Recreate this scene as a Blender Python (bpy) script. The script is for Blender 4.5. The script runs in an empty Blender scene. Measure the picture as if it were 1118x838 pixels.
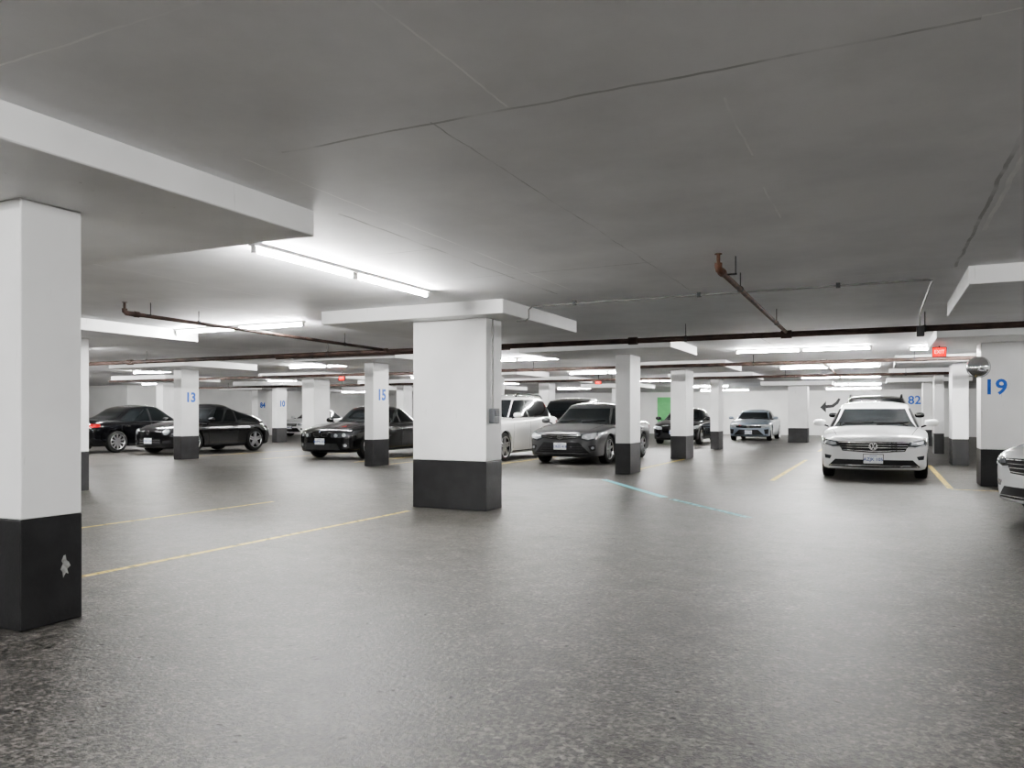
import bpy, bmesh, math, random
from mathutils import Vector, Matrix
from mathutils.bvhtree import BVHTree
random.seed(4)
scene=bpy.context.scene
COL=scene.collection

# ------------------------------------------------------------------ materials
def newmat(name):
    m=bpy.data.materials.new(name); m.use_nodes=True
    nt=m.node_tree; b=nt.nodes['Principled BSDF']
    return m,nt,b
def N(nt,t,**kw):
    n=nt.nodes.new(t)
    for k,v in kw.items(): setattr(n,k,v)
    return n
def pm(name,col,rough=.5,metal=0,coat=0,var=.06,scale=6,bump=0,bscale=60,emis=0,spec=.5):
    m,nt,b=newmat(name); L=nt.links.new
    tc=N(nt,'ShaderNodeTexCoord'); no=N(nt,'ShaderNodeTexNoise'); no.inputs['Scale'].default_value=scale
    no.inputs['Detail'].default_value=2
    L(tc.outputs['Object'],no.inputs['Vector'])
    r=N(nt,'ShaderNodeValToRGB')
    c0=[max(0,c*(1-var)) for c in col]+[1]; c1=[min(1,c*(1+var)) for c in col]+[1]
    r.color_ramp.elements[0].position=.3; r.color_ramp.elements[1].position=.7
    r.color_ramp.elements[0].color=c0; r.color_ramp.elements[1].color=c1
    L(no.outputs['Fac'],r.inputs['Fac']); L(r.outputs['Color'],b.inputs['Base Color'])
    b.inputs['Roughness'].default_value=rough; b.inputs['Metallic'].default_value=metal
    b.inputs['Coat Weight'].default_value=coat; b.inputs['Coat Roughness'].default_value=.04
    b.inputs['Specular IOR Level'].default_value=spec
    if emis:
        b.inputs['Emission Color'].default_value=list(col)+[1]; b.inputs['Emission Strength'].default_value=emis
    if bump:
        n2=N(nt,'ShaderNodeTexNoise'); n2.inputs['Scale'].default_value=bscale
        L(tc.outputs['Object'],n2.inputs['Vector'])
        bp=N(nt,'ShaderNodeBump'); bp.inputs['Strength'].default_value=bump; bp.inputs['Distance'].default_value=.01
        L(n2.outputs['Fac'],bp.inputs['Height']); L(bp.outputs['Normal'],b.inputs['Normal'])
    return m

def floor_mat():
    m,nt,b=newmat('asphalt_floor'); L=nt.links.new
    g=N(nt,'ShaderNodeNewGeometry')
    def noise(s,d=5,r=.6):
        n=N(nt,'ShaderNodeTexNoise'); n.inputs['Scale'].default_value=s; n.inputs['Detail'].default_value=d
        n.inputs['Roughness'].default_value=r; L(g.outputs['Position'],n.inputs['Vector']); return n.outputs['Fac']
    def ramp(f,p0,c0,p1,c1):
        r=N(nt,'ShaderNodeValToRGB'); e=r.color_ramp.elements
        e[0].position=p0; e[0].color=(*c0,1); e[1].position=p1; e[1].color=(*c1,1); L(f,r.inputs['Fac']); return r.outputs['Color']
    def mul(a,c,k=1):
        x=N(nt,'ShaderNodeMix',data_type='RGBA',blend_type='MULTIPLY'); x.inputs[0].default_value=k; L(a,x.inputs[6]); L(c,x.inputs[7]); return x.outputs[2]
    base=ramp(noise(.5,6,.65),.35,(.058,.055,.052),.68,(.096,.092,.086))
    mott=ramp(noise(7,5,.7),.34,(.68,.68,.68),.64,(1.28,1.28,1.28))
    fine=ramp(noise(38,4,.8),.36,(.38,.38,.38),.66,(1.65,1.65,1.65))
    va=N(nt,'ShaderNodeTexVoronoi'); va.inputs['Scale'].default_value=55; L(g.outputs['Position'],va.inputs['Vector'])
    bw=N(nt,'ShaderNodeRGBToBW'); L(va.outputs['Color'],bw.inputs[0])
    agg=ramp(bw.outputs[0],.25,(.36,.36,.36),.8,(1.9,1.88,1.84))
    c=mul(mul(mul(base,mott),fine),agg)
    sc=ramp(noise(2.3,8,.72),.54,(0,0,0),.70,(1,1,1))
    mx3=N(nt,'ShaderNodeMix',data_type='RGBA')
    mm=N(nt,'ShaderNodeMath',operation='MULTIPLY'); L(sc,mm.inputs[0]); mm.inputs[1].default_value=.30
    L(mm.outputs[0],mx3.inputs[0]); L(c,mx3.inputs[6]); mx3.inputs[7].default_value=(.15,.146,.138,1)
    v=N(nt,'ShaderNodeTexVoronoi'); v.inputs['Scale'].default_value=7; L(g.outputs['Position'],v.inputs['Vector'])
    pit=ramp(v.outputs['Distance'],.05,(.12,.12,.12),.12,(1,1,1))
    dk=ramp(noise(.8,7,.7),.32,(.45,.45,.45),.48,(1,1,1))
    L(mul(mul(mx3.outputs[2],pit,.85),dk,.8),b.inputs['Base Color'])
    rr=N(nt,'ShaderNodeMapRange'); L(bw.outputs[0],rr.inputs[0]); rr.inputs[1].default_value=.2; rr.inputs[2].default_value=.8
    rr.inputs[3].default_value=.34; rr.inputs[4].default_value=.50; L(rr.outputs[0],b.inputs['Roughness'])
    bp=N(nt,'ShaderNodeBump'); bp.inputs['Strength'].default_value=.8; bp.inputs['Distance'].default_value=.006
    ad2=N(nt,'ShaderNodeMath',operation='ADD'); L(noise(42,4,.75),ad2.inputs[0])
    m6=N(nt,'ShaderNodeMath',operation='MULTIPLY'); L(pit,m6.inputs[0]); m6.inputs[1].default_value=.6; L(m6.outputs[0],ad2.inputs[1])
    L(ad2.outputs[0],bp.inputs['Height']); L(bp.outputs['Normal'],b.inputs['Normal'])
    b.inputs['Specular IOR Level'].default_value=.30
    return m

def ceiling_mat():
    m,nt,b=newmat('painted_concrete_ceiling'); L=nt.links.new
    g=N(nt,'ShaderNodeNewGeometry')
    nz=N(nt,'ShaderNodeTexNoise'); nz.inputs['Scale'].default_value=2.2; nz.inputs['Detail'].default_value=5; L(g.outputs['Position'],nz.inputs['Vector'])
    sb=N(nt,'ShaderNodeVectorMath',operation='SUBTRACT'); L(nz.outputs['Color'],sb.inputs[0]); sb.inputs[1].default_value=(.5,.5,.5)
    scl=N(nt,'ShaderNodeVectorMath',operation='SCALE'); L(sb.outputs[0],scl.inputs[0]); scl.inputs['Scale'].default_value=.06
    av=N(nt,'ShaderNodeVectorMath',operation='ADD'); L(g.outputs['Position'],av.inputs[0]); L(scl.outputs[0],av.inputs[1])
    sp=N(nt,'ShaderNodeSeparateXYZ'); L(av.outputs[0],sp.inputs[0])
    def seg(axis,c,a,bb,w):
        c1=N(nt,'ShaderNodeMath',operation='COMPARE'); L(sp.outputs[axis],c1.inputs[0]); c1.inputs[1].default_value=c; c1.inputs[2].default_value=w
        c2=N(nt,'ShaderNodeMath',operation='COMPARE'); L(sp.outputs[1-axis],c2.inputs[0]); c2.inputs[1].default_value=(a+bb)/2; c2.inputs[2].default_value=abs(bb-a)/2
        mu=N(nt,'ShaderNodeMath',operation='MULTIPLY'); L(c1.outputs[0],mu.inputs[0]); L(c2.outputs[0],mu.inputs[1]); return mu.outputs[0]
    def total(lst):
        o=None
        for s in lst:
            q=seg(*s)
            if o is None:o=q
            else:
                a=N(nt,'ShaderNodeMath',operation='MAXIMUM'); L(o,a.inputs[0]); L(q,a.inputs[1]); o=a.outputs[0]
        return o
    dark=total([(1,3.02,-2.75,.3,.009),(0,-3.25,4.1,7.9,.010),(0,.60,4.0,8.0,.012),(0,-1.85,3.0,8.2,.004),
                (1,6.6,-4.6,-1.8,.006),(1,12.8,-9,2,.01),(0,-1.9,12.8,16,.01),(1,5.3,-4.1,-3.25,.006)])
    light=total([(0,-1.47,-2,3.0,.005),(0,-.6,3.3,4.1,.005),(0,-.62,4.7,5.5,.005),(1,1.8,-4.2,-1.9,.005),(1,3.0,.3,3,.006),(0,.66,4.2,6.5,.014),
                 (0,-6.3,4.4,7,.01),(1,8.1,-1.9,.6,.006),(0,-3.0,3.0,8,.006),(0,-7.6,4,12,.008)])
    n2=N(nt,'ShaderNodeTexNoise'); n2.inputs['Scale'].default_value=.6; n2.inputs['Detail'].default_value=7; n2.inputs['Roughness'].default_value=.6; L(g.outputs['Position'],n2.inputs['Vector'])
    r=N(nt,'ShaderNodeValToRGB'); e=r.color_ramp.elements; e[0].position=.35; e[0].color=(.76,.76,.77,1); e[1].position=.62; e[1].color=(.90,.90,.91,1)
    L(n2.outputs['Fac'],r.inputs['Fac'])
    n3=N(nt,'ShaderNodeTexNoise'); n3.inputs['Scale'].default_value=3; L(g.outputs['Position'],n3.inputs['Vector'])
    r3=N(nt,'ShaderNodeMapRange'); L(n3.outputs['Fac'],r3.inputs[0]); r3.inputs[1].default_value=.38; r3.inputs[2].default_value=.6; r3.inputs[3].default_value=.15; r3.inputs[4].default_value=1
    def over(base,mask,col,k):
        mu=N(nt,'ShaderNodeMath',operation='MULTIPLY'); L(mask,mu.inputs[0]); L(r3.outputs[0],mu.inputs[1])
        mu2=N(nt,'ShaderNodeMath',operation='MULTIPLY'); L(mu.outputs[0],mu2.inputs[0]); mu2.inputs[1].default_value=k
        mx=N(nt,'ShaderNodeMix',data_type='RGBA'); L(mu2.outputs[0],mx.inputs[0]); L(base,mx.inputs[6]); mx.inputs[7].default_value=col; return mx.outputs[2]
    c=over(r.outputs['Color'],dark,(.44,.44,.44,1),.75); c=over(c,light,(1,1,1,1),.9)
    L(c,b.inputs['Base Color']); b.inputs['Roughness'].default_value=.6
    bp=N(nt,'ShaderNodeBump'); bp.inputs['Strength'].default_value=.15; bp.inputs['Distance'].default_value=.01
    ad=N(nt,'ShaderNodeMath',operation='SUBTRACT'); L(n3.outputs['Fac'],ad.inputs[0]); L(dark,ad.inputs[1])
    L(ad.outputs[0],bp.inputs['Height']); L(bp.outputs['Normal'],b.inputs['Normal'])
    return m

def white_column_mat():
    m,nt,b=newmat('white_painted_concrete'); L=nt.links.new
    g=N(nt,'ShaderNodeNewGeometry')
    n=N(nt,'ShaderNodeTexNoise'); n.inputs['Scale'].default_value=1.5; n.inputs['Detail'].default_value=6; L(g.outputs['Position'],n.inputs['Vector'])
    r=N(nt,'ShaderNodeValToRGB'); e=r.color_ramp.elements; e[0].position=.3; e[0].color=(.74,.74,.74,1); e[1].position=.6; e[1].color=(.82,.82,.82,1)
    L(n.outputs['Fac'],r.inputs['Fac'])
    mp=N(nt,'ShaderNodeMapping'); mp.inputs['Scale'].default_value=(26,26,3); L(g.outputs['Position'],mp.inputs['Vector'])
    s=N(nt,'ShaderNodeTexNoise'); s.inputs['Scale'].default_value=1; s.inputs['Detail'].default_value=3; L(mp.outputs[0],s.inputs['Vector'])
    rs=N(nt,'ShaderNodeValToRGB'); e=rs.color_ramp.elements; e[0].position=.70; e[0].color=(0,0,0,1); e[1].position=.76; e[1].color=(.5,.5,.5,1); L(s.outputs['Fac'],rs.inputs['Fac'])
    mx=N(nt,'ShaderNodeMix',data_type='RGBA'); L(rs.outputs['Color'],mx.inputs[0]); L(r.outputs['Color'],mx.inputs[6]); mx.inputs[7].default_value=(.35,.34,.33,1)
    L(mx.outputs[2],b.inputs['Base Color']); b.inputs['Roughness'].default_value=.5
    bp=N(nt,'ShaderNodeBump'); bp.inputs['Strength'].default_value=.2; bp.inputs['Distance'].default_value=.01
    L(n.outputs['Fac'],bp.inputs['Height']); L(bp.outputs['Normal'],b.inputs['Normal'])
    return m

def worn_paint(name,col,lo,hi):
    m,nt,b=newmat(name); L=nt.links.new
    g=N(nt,'ShaderNodeNewGeometry'); n=N(nt,'ShaderNodeTexNoise'); n.inputs['Scale'].default_value=14; n.inputs['Detail'].default_value=6
    L(g.outputs['Position'],n.inputs['Vector'])
    r=N(nt,'ShaderNodeMapRange'); L(n.outputs['Fac'],r.inputs[0]); r.inputs[1].default_value=lo; r.inputs[2].default_value=hi
    b.inputs['Base Color'].default_value=(*col,1); b.inputs['Roughness'].default_value=.55
    L(r.outputs[0],b.inputs['Alpha']); return m

M={}
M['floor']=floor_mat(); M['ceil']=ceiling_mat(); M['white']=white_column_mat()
M['wall']=pm('wall_paint',(.74,.74,.73),.6,var=.08,scale=.8,bump=.2,bscale=12)
M['wallgrey']=pm('wall_grey',(.6,.6,.59),.6,var=.1,scale=.8)
M['blackbase']=pm('black_base_paint',(.012,.012,.013),.5,var=.4,scale=5,bump=.2,bscale=25)
M['yellow']=worn_paint('yellow_line_paint',(.66,.50,.13),.28,.52)
M['cyan']=worn_paint('pale_blue_line',(.22,.72,.80),.10,.36)
M['cyan2']=worn_paint('faint_blue_line',(.26,.66,.72),.26,.60)
M['blue']=pm('blue_stencil_paint',(.02,.13,.55),.5,var=.1)
M['tube']=pm('lit_fluorescent_tube',(1,.995,.98),.4,var=0,emis=215)
M['housing']=pm('white_enamel',(.75,.75,.74),.35,var=.04)
M['rust']=pm('red_oxide_pipe',(.045,.028,.023),.55,var=.6,scale=5,spec=.3)
M['rust2']=pm('rusty_branch_pipe',(.115,.060,.040),.62,var=.6,scale=7,spec=.3)
M['copper']=pm('rust_fitting',(.10,.048,.030),.6,var=.3,scale=30,spec=.3)
M['galv']=pm('galvanised_metal',(.22,.22,.215),.45,metal=.4,var=.15,scale=20)
M['meter']=pm('meter_grey',(.07,.075,.08),.4,var=.15,scale=20)
M['darkmetal']=pm('dark_metal',(.03,.03,.032),.45,metal=.5)
M['red']=pm('red_sign',(1,.0,.0),.4,var=0,emis=.9,spec=.1)
M['whiteglow']=pm('sign_letters',(1,.5,.42),.4,var=0,emis=1.2)
M['mirror']=pm('mirror_dome',(.68,.69,.70),.06,metal=1,var=.02)
M['green']=pm('green_door_paint',(.14,.50,.18),.5)
M['chip']=pm('bare_concrete_chip',(.30,.30,.29),.8,var=.3,scale=40)
M['glass']=pm('car_glass',(.008,.010,.011),.05,var=.1,spec=.4)
M['tyre']=pm('tyre_rubber',(.011,.011,.011),.75,var=.2,scale=30)
M['alloy']=pm('alloy_rim',(.62,.62,.63),.28,metal=.8)
M['blackplastic']=pm('black_plastic',(.010,.010,.011),.5,var=.2,spec=.3)
M['gloss']=pm('gloss_black_trim',(.008,.008,.009),.2,coat=.3)
M['chrome']=pm('chrome',(.78,.78,.79),.1,metal=1)
M['lens']=pm('headlight_lens',(.62,.65,.68),.08,metal=.55,coat=1,var=.25,scale=14)
M['lensdark']=pm('headlight_housing',(.05,.054,.06),.12,coat=1)
M['tail']=pm('red_tail_lens',(.40,.008,.010),.12,coat=1)
M['plate']=pm('licence_plate_white',(.78,.80,.82),.4)
M['plateblue']=pm('plate_blue',(.04,.08,.30),.5)
M['seam']=pm('panel_gap',(.006,.006,.006),.8)
def paint(name,col,rough=.3,metal=0,coat=1): return pm(name,col,rough,metal,coat=coat,var=.02,scale=3)
M['p_white']=paint('white_car_paint',(.78,.79,.80)); M['p_black']=pm('black_car_paint',(.005,.005,.006),.16,coat=.6,var=.02,scale=3,spec=.4)
M['p_grey']=paint('graphite_car_paint',(.058,.059,.062),.32,.35,.9); M['p_silver']=paint('blue_silver_paint',(.22,.26,.31),.35,.4)
M['p_pearl']=paint('pearl_car_paint',(.80,.80,.79))

# ------------------------------------------------------------------ mesh helpers
def finish(bm,name,mat,parent=None,smooth=True,angle=35,loc=None):
    bmesh.ops.recalc_face_normals(bm,faces=bm.faces)
    if smooth:
        a=math.radians(angle)
        for f in bm.faces: f.smooth=True
        for e in bm.edges:
            if len(e.link_faces)==2 and e.calc_face_angle(0)>a: e.smooth=False
    me=bpy.data.meshes.new(name); bm.to_mesh(me); bm.free()
    mats=mat if isinstance(mat,list) else [mat]
    for q in mats: me.materials.append(q)
    o=bpy.data.objects.new(name,me); COL.objects.link(o)
    if parent is not None: o.parent=parent
    if loc: o.location=loc
    return o
def empty(name,loc,label,cat,group=None,rot=0):
    o=bpy.data.objects.new(name,None); o.empty_display_size=.2; COL.objects.link(o); o.location=loc; o.rotation_euler=(0,0,rot)
    tag(o,label,cat,group); return o
def tag(o,label,cat,group=None):
    o['label']=label; o['category']=cat
    if group: o['group']=group
def addbox(bm,x0,x1,y0,y1,z0,z1,mi=0):
    vs=[bm.verts.new((x,y,z)) for x in(x0,x1) for y in(y0,y1) for z in(z0,z1)]
    for idx in [(0,1,3,2),(4,6,7,5),(0,4,5,1),(2,3,7,6),(0,2,6,4),(1,5,7,3)]:
        f=bm.faces.new([vs[i] for i in idx]); f.material_index=mi
def box(name,x0,x1,y0,y1,z0,z1,mat,parent=None,bev=0,seg=2,smooth=False):
    bm=bmesh.new(); addbox(bm,x0,x1,y0,y1,z0,z1)
    if bev: bmesh.ops.bevel(bm,geom=bm.edges[:],offset=bev,segments=seg,profile=.5,affect='EDGES')
    return finish(bm,name,mat,parent,smooth)
def sweep(bm,pts,r,n=10,cap=True):
    pts=[Vector(p) for p in pts]; rings=[]
    for i,p in enumerate(pts):
        if i==0: d=(pts[1]-p).normalized()
        elif i==len(pts)-1: d=(p-pts[i-1]).normalized()
        else: d=((p-pts[i-1]).normalized()+(pts[i+1]-p).normalized()).normalized()
        up=Vector((0,0,1)) if abs(d.z)<.8 else Vector((.3,1,0)).normalized()
        a=d.cross(up).normalized(); b2=a.cross(d).normalized()
        rings.append([bm.verts.new(p+(a*math.cos(t)+b2*math.sin(t))*r) for t in [2*math.pi*j/n for j in range(n)]])
    for i in range(len(rings)-1):
        A,B=rings[i],rings[i+1]
        best=min(range(n),key=lambda s:sum((A[j].co-B[(j+s)%n].co).length for j in range(0,n,3)))
        for j in range(n):
            bm.faces.new((A[j],A[(j+1)%n],B[(j+1+best)%n],B[(j+best)%n]))
        rings[i+1]=B[best:]+B[:best]
    if cap: bm.faces.new(rings[0][::-1]); bm.faces.new(rings[-1])
def tube(name,pts,r,mat,parent=None,n=12):
    bm=bmesh.new(); sweep(bm,pts,r,n); return finish(bm,name,mat,parent,True,50)
def textmesh(s,size,name,mat,parent,loc,rot,depth=.003,bold=.0,sx=1):
    cu=bpy.data.curves.new('t','FONT'); cu.body=s; cu.size=size; cu.extrude=depth; cu.align_x='CENTER'; cu.align_y='CENTER'; cu.offset=bold
    cu.resolution_u=3
    t=bpy.data.objects.new('t',cu); COL.objects.link(t)
    dg=bpy.context.evaluated_depsgraph_get(); me=bpy.data.meshes.new_from_object(t.evaluated_get(dg)); bpy.data.objects.remove(t)
    me.materials.clear(); me.materials.append(mat)
    o=bpy.data.objects.new(name,me); COL.objects.link(o); o.parent=parent; o.location=loc; o.rotation_euler=rot; o.scale=(sx,1,1); return o

# ------------------------------------------------------------------ room
X0,X1,Y0,Y1=-38,9,-7,46; ZC=2.5
def struct(o): o['kind']='structure'; return o
struct(box('floor',X0,X1,Y0,Y1,-.15,0,M['floor']))
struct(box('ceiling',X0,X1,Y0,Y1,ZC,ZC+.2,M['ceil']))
struct(box('wall_north',X0,X1,Y1,Y1+.2,0,ZC,M['wall']))
struct(box('wall_south',X0,X1,Y0-.2,Y0,0,ZC,M['wallgrey']))
struct(box('wall_west',X0-.2,X0,Y0,Y1,0,ZC,M['wall']))
struct(box('wall_east',X1,X1+.2,Y0,Y1,0,ZC,M['wall']))
struct(box('wall_storage',-37.9,-31.0,24,45.9,0,ZC,M['wall']))

# ------------------------------------------------------------------ columns
ZP=2.335
def column(x0,x1,y0,y1,label,num=None,face='x',panel=None,group='garage columns'):
    cx,cy=(x0+x1)/2,(y0+y1)/2
    e=empty('concrete_column',(cx,cy,0),label,'column',group)
    w,d=(x1-x0)/2,(y1-y0)/2
    box('shaft',-w,w,-d,d,.6,ZP,M['white'],e,.008,2)
    box('painted_base',-w-.003,w+.003,-d-.003,d+.003,0,.6,M['blackbase'],e,.008,2)
    if panel is None: panel=(cx-1.35,cx+1.35,cy-1.25,cy+1.15)
    p=panel
    box('drop_panel',p[0]-cx,p[1]-cx,p[2]-cy,p[3]-cy,ZP,ZC,M['white'],e,.006,1)
    if num:
        if face=='x': textmesh(num,.34,'column_number',M['blue'],e,(w+.002,0.02,1.60),(math.pi/2,0,math.pi/2),.002,.013)
        else: textmesh(num,.34,'column_number',M['blue'],e,(face,-d-.002,1.60),(math.pi/2,0,0),.002,.008)
    return e
WL='white painted concrete column with black base and drop panel'
c1=column(-5.2,-4.17,2.58,2.93,'white concrete column with chipped black painted base',panel=(-6.1,-3.35,1.4,3.98))
bm=bmesh.new(); 
pts=[(-.008,.062),(.004,.066),(.010,.035),(.024,.022),(.034,.0),(.014,-.016),(.022,-.045),(.006,-.036),(-.010,-.064),(-.014,-.03),(-.026,-.012),(-.012,.018),(-.020,.034)]
bm.faces.new([bm.verts.new((0,a,b)) for a,b in pts]); finish(bm,'paint_chip',M['chip'],c1,False,loc=(.5205,.07,.31))
c2=column(-5.34,-4.30,8.22,8.64,'wide white concrete column with conduit and grey meter box',panel=(-6.56,-3.93,7.93,10.3))
tube('conduit',[(.545,-.08,2.33),(.545,-.08,1.22)],.011,M['galv'],c2)
b=box('meter_box',.52,.60,-.14,-.0,1.06,1.24,M['meter'],c2,.01)
box('meter_window',.60,.606,-.12,-.02,1.15,1.22,M['gloss'],c2)
box('outlet_cover',.52,.535,.05,.12,1.05,1.17,M['housing'],c2,.004)
column(-4.72,-4.42,14.5,15.2,WL,panel=(-6.2,-3.3,13.2,15.3))
column(-5.0,-4.6,20,20.9,WL); column(-5.16,-4.89,26,26.8,WL)
column(-12.0,-11.0,7.45,7.85,WL,panel=(-13,-9.95,6.6,9.0))
column(-10.52,-10.28,14.2,14.8,'white concrete column stencilled with blue number 15','15')
column(-16.58,-16.31,14.2,14.77,'white concrete column stencilled with blue number 13','13')
column(-11.1,-10.75,21.2,21.8,WL); column(-11.4,-11.0,26,26.6,WL)
column(-17.35,-16.85,20,20.8,WL); column(-17.35,-17.0,25.5,26.1,WL)
column(-23.3,-22.95,19.2,19.9,WL); column(-22.85,-22.6,24.5,25.1,'white concrete column stencilled with blue number 10','10')
column(-27.6,-27.2,28.2,28.8,'white concrete column stencilled with blue number 84','84')
column(1.45,2.45,14.6,15.2,'white concrete column with blue number 19 and mirror','19',-.30,panel=(.75,3.2,13.4,15.9))
column(1.45,1.78,20.3,21.2,WL); column(1.40,1.65,26,26.8,WL); column(1.35,1.65,32,32.8,WL)
column(1.65,2.65,8.05,8.45,WL,panel=(.70,3.4,8.0,10.5))
column(-3.5,-2.75,33.6,34.4,WL); column(-10.9,-10.5,33,33.7,WL); column(-17.3,-16.9,33,33.7,WL); column(-22.9,-22.5,31.5,32.2,WL)

# ------------------------------------------------------------------ painted lines
def line(x0,y0,x1,y1,w,mat,label,group='stall lines'):
    d=Vector((x1-x0,y1-y0,0)); n=Vector((-d.y,d.x,0)).normalized()*w/2
    bm=bmesh.new(); a=Vector((x0,y0,.002)); b=Vector((x1,y1,.002))
    bm.faces.new([bm.verts.new(a-n),bm.verts.new(b-n),bm.verts.new(b+n),bm.verts.new(a+n)])
    o=finish(bm,'painted_line',mat,None,False); tag(o,label,'painted line',group)
YL='worn yellow parking stall line on the asphalt'
line(-5.2,2.95,-5.16,7.85,.065,M['yellow'],YL); line(-7.5,2.6,-7.35,7.9,.06,M['yellow'],YL)
for x,a,b in [(-4.65,15.3,20),(-1.75,14.2,21),(.97,13.9,20),(-8.1,16,20.5),(-10.4,15,20),(-11.6,15.2,20),(-14.6,15.2,20),(-17.2,15.2,19.5),(-1.8,26,31),(.95,26,31)]:
    line(x,a,x,b,.085,M['yellow'],YL)
line(.97,13.75,2.0,13.72,.07,M['yellow'],YL)
line(-4.5,13.15,-2.76,10.7,.12,M['cyan'],'patchy pale blue line running diagonally across the aisle','blue aisle marks')  # patchy pale blue strips, diagonal across the aisle
line(-2.62,10.52,-1.35,9.0,.09,M['cyan2'],'patchy pale blue line running diagonally across the aisle','blue aisle marks')

# ------------------------------------------------------------------ lights
def fixture(x,y,ori='X'):
    e=empty('fluorescent_light',(x,y,ZC),'twin in-line fluorescent batten with lit white tubes','light fixture','fluorescent battens',0 if ori=='X' else math.pi/2)
    box('housing',-1.28,1.28,-.03,.03,-.03,0,M['housing'],e,.004,1)
    for s in(-1,1):
        bm=bmesh.new(); sweep(bm,[(s*.64-.59,0,-.060),(s*.64+.59,0,-.060)],.018,6); finish(bm,'tube',M['tube'],e,True,70)
        for q in(-.61,.61): box('lamp_holder',s*.64+q-.012,s*.64+q+.012,-.018,.018,-.082,-.03,M['housing'],e)
for x,y,o in [(-4.38,5.75,'Y'),(-8.65,8.55,'X'),(-1.45,16.3,'X'),(-7.7,16.3,'X'),(-13.3,16.3,'X'),(-19.5,16.3,'X'),(-26,16.3,'X'),(1.75,17.0,'X'),
    (-1.3,22.6,'X'),(-7.6,22.6,'X'),(-13.5,22.6,'X'),(-20,22.6,'X'),(-27,22.6,'X'),
    (-1.3,28.8,'X'),(-7.6,28.8,'X'),(-13.5,28.8,'X'),(-20,28.8,'X'),
    (-1.3,36,'X'),(-7.6,36,'X'),(-13.5,36,'X'),(-20,36,'X'),(-27,36,'X'),(-1.3,42,'X'),(-7.6,42,'X'),
    (-15.2,9.8,'X'),(-22,9.8,'X'),(-29,12,'X'),(5.4,12,'X'),(5.4,23,'X'),(-24.5,14.0,'X'),(-20.0,13.0,'X'),  # last two are unseen battens, added for more light at back left
    (-1.0,-1.2,'X'),(4.3,2.4,'Y'),(-7.5,-1.0,'X'),(2.5,-4.5,'X'),(-4,-4.5,'X')]:  # unseen battens around and behind the camera, added to brighten the near area
    fixture(x,y,o)

# ------------------------------------------------------------------ pipes
def pipe_run(pts,r,label,hang,mat,name='sprinkler_pipe',cat='pipe'):
    p0=Vector(pts[0]); e=empty(name,p0,label,cat,'ceiling pipes')
    tube('pipe',[Vector(p)-p0 for p in pts],r,mat,e)
    for h in hang:
        h=Vector(h)-p0
        tube('hanger_rod',[h+Vector((0,0,r)),Vector((h.x,h.y,ZC-p0.z))],.006,M['darkmetal'],e,6)
        bm=bmesh.new(); 
        ax=(Vector(pts[-1])-p0).normalized()
        sweep(bm,[h-ax*.015,h+ax*.015],r+.006,12); finish(bm,'hanger_clamp',M['darkmetal'],e,True,50)
    return e
pm_=pipe_run([(-24,11.3,2.28),(3.6,11.3,2.28)],.040,'long dark red sprinkler main under the ceiling',[(x,11.3,2.28) for x in(-20,-14,-9.2,-2.6,.5,3)],M['rust'])
for x in(-14.5,-7.95,-3.4,-1.2,2):
    tube('pipe_coupling',[(x+24-.07,0,0),(x+24+.07,0,0)],.056,M['rust'],pm_,14)
for bx,y0,mt,ct in((-1.2,6.45,M['rust2'],M['copper']),(-7.95,6.2,M['rust'],M['rust'])):
    e=pipe_run([(bx,y0,2.35),(bx,11.23,2.31)],.024,'rusty branch pipe ending in an upright sprinkler head',[(bx,y0+1.0,2.345),(bx,10.2,2.32)],mt)
    tube('elbow',[(0,.04,0),(0,-.05,0),(0,-.08,.02),(0,-.08,.05)],.030,ct,e)
    tube('pipe_coupling',[(0,.05,0),(0,.11,0)],.035,ct,e)
    tube('sprinkler_head',[(0,-.08,.05),(0,-.08,.119),(0,-.08,.12),(0,-.08,.121)],.015,ct,e,10)
    tube('deflector',[(0,-.08,.121),(0,-.08,.125)],.030,ct,e,12)
    tube('hanger_rod',[(.09,.2,-.0),(.09,.2,ZC-2.35)],.005,M['darkmetal'],e,6)
    tube('hanger_clamp',[(-.01,.2,0),(.1,.2,0)],.008,M['darkmetal'],e,6)
pipe_run([(-12,13.0,2.40),(-6.3,13.0,2.40)],.025,'thin dark pipe under the ceiling',[(-11,13,2.4),(-7,13,2.4)],M['rust'])
pipe_run([(-24,17.9,2.3),(6,17.9,2.3)],.040,'dark red sprinkler main under the ceiling',[(x,17.9,2.3) for x in(-20,-13,-8,-2.6,.6)],M['rust'])
pipe_run([(-28,24.2,2.3),(6,24.2,2.3)],.040,'dark red sprinkler main under the ceiling',[(x,24.2,2.3) for x in(-25,-19,-13,-8,-2.6,.6)],M['rust'])
pipe_run([(-1.2,18,2.33),(-1.2,24.1,2.33)],.025,'rusty sprinkler branch pipe',[(-1.2,20,2.33),(-1.2,23,2.33)],M['rust2'])
cd=pipe_run([(-4.0,8.45,2.30),(-3.88,8.45,2.30),(-3.84,8.45,2.33),(-3.84,8.45,2.43),(-3.80,8.45,2.465),(-3.3,8.45,2.47),(.40,8.45,2.47),(.44,8.5,2.47),(.44,11.0,2.47),(.44,11.18,2.44),(.44,11.2,2.3)],.010,'thin grey electrical conduit run across the ceiling',[],M['galv'],name='electrical_conduit')
for x in(.75,2.2,3.6): box('conduit_clip',x-.02,x+.02,-.02,.02,.15,.199,M['darkmetal'],cd)
b=box('junction_box',.40,.49,11.15,11.23,2.17,2.30,M['darkmetal'],cd,.008)
b.location=-cd.location

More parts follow.
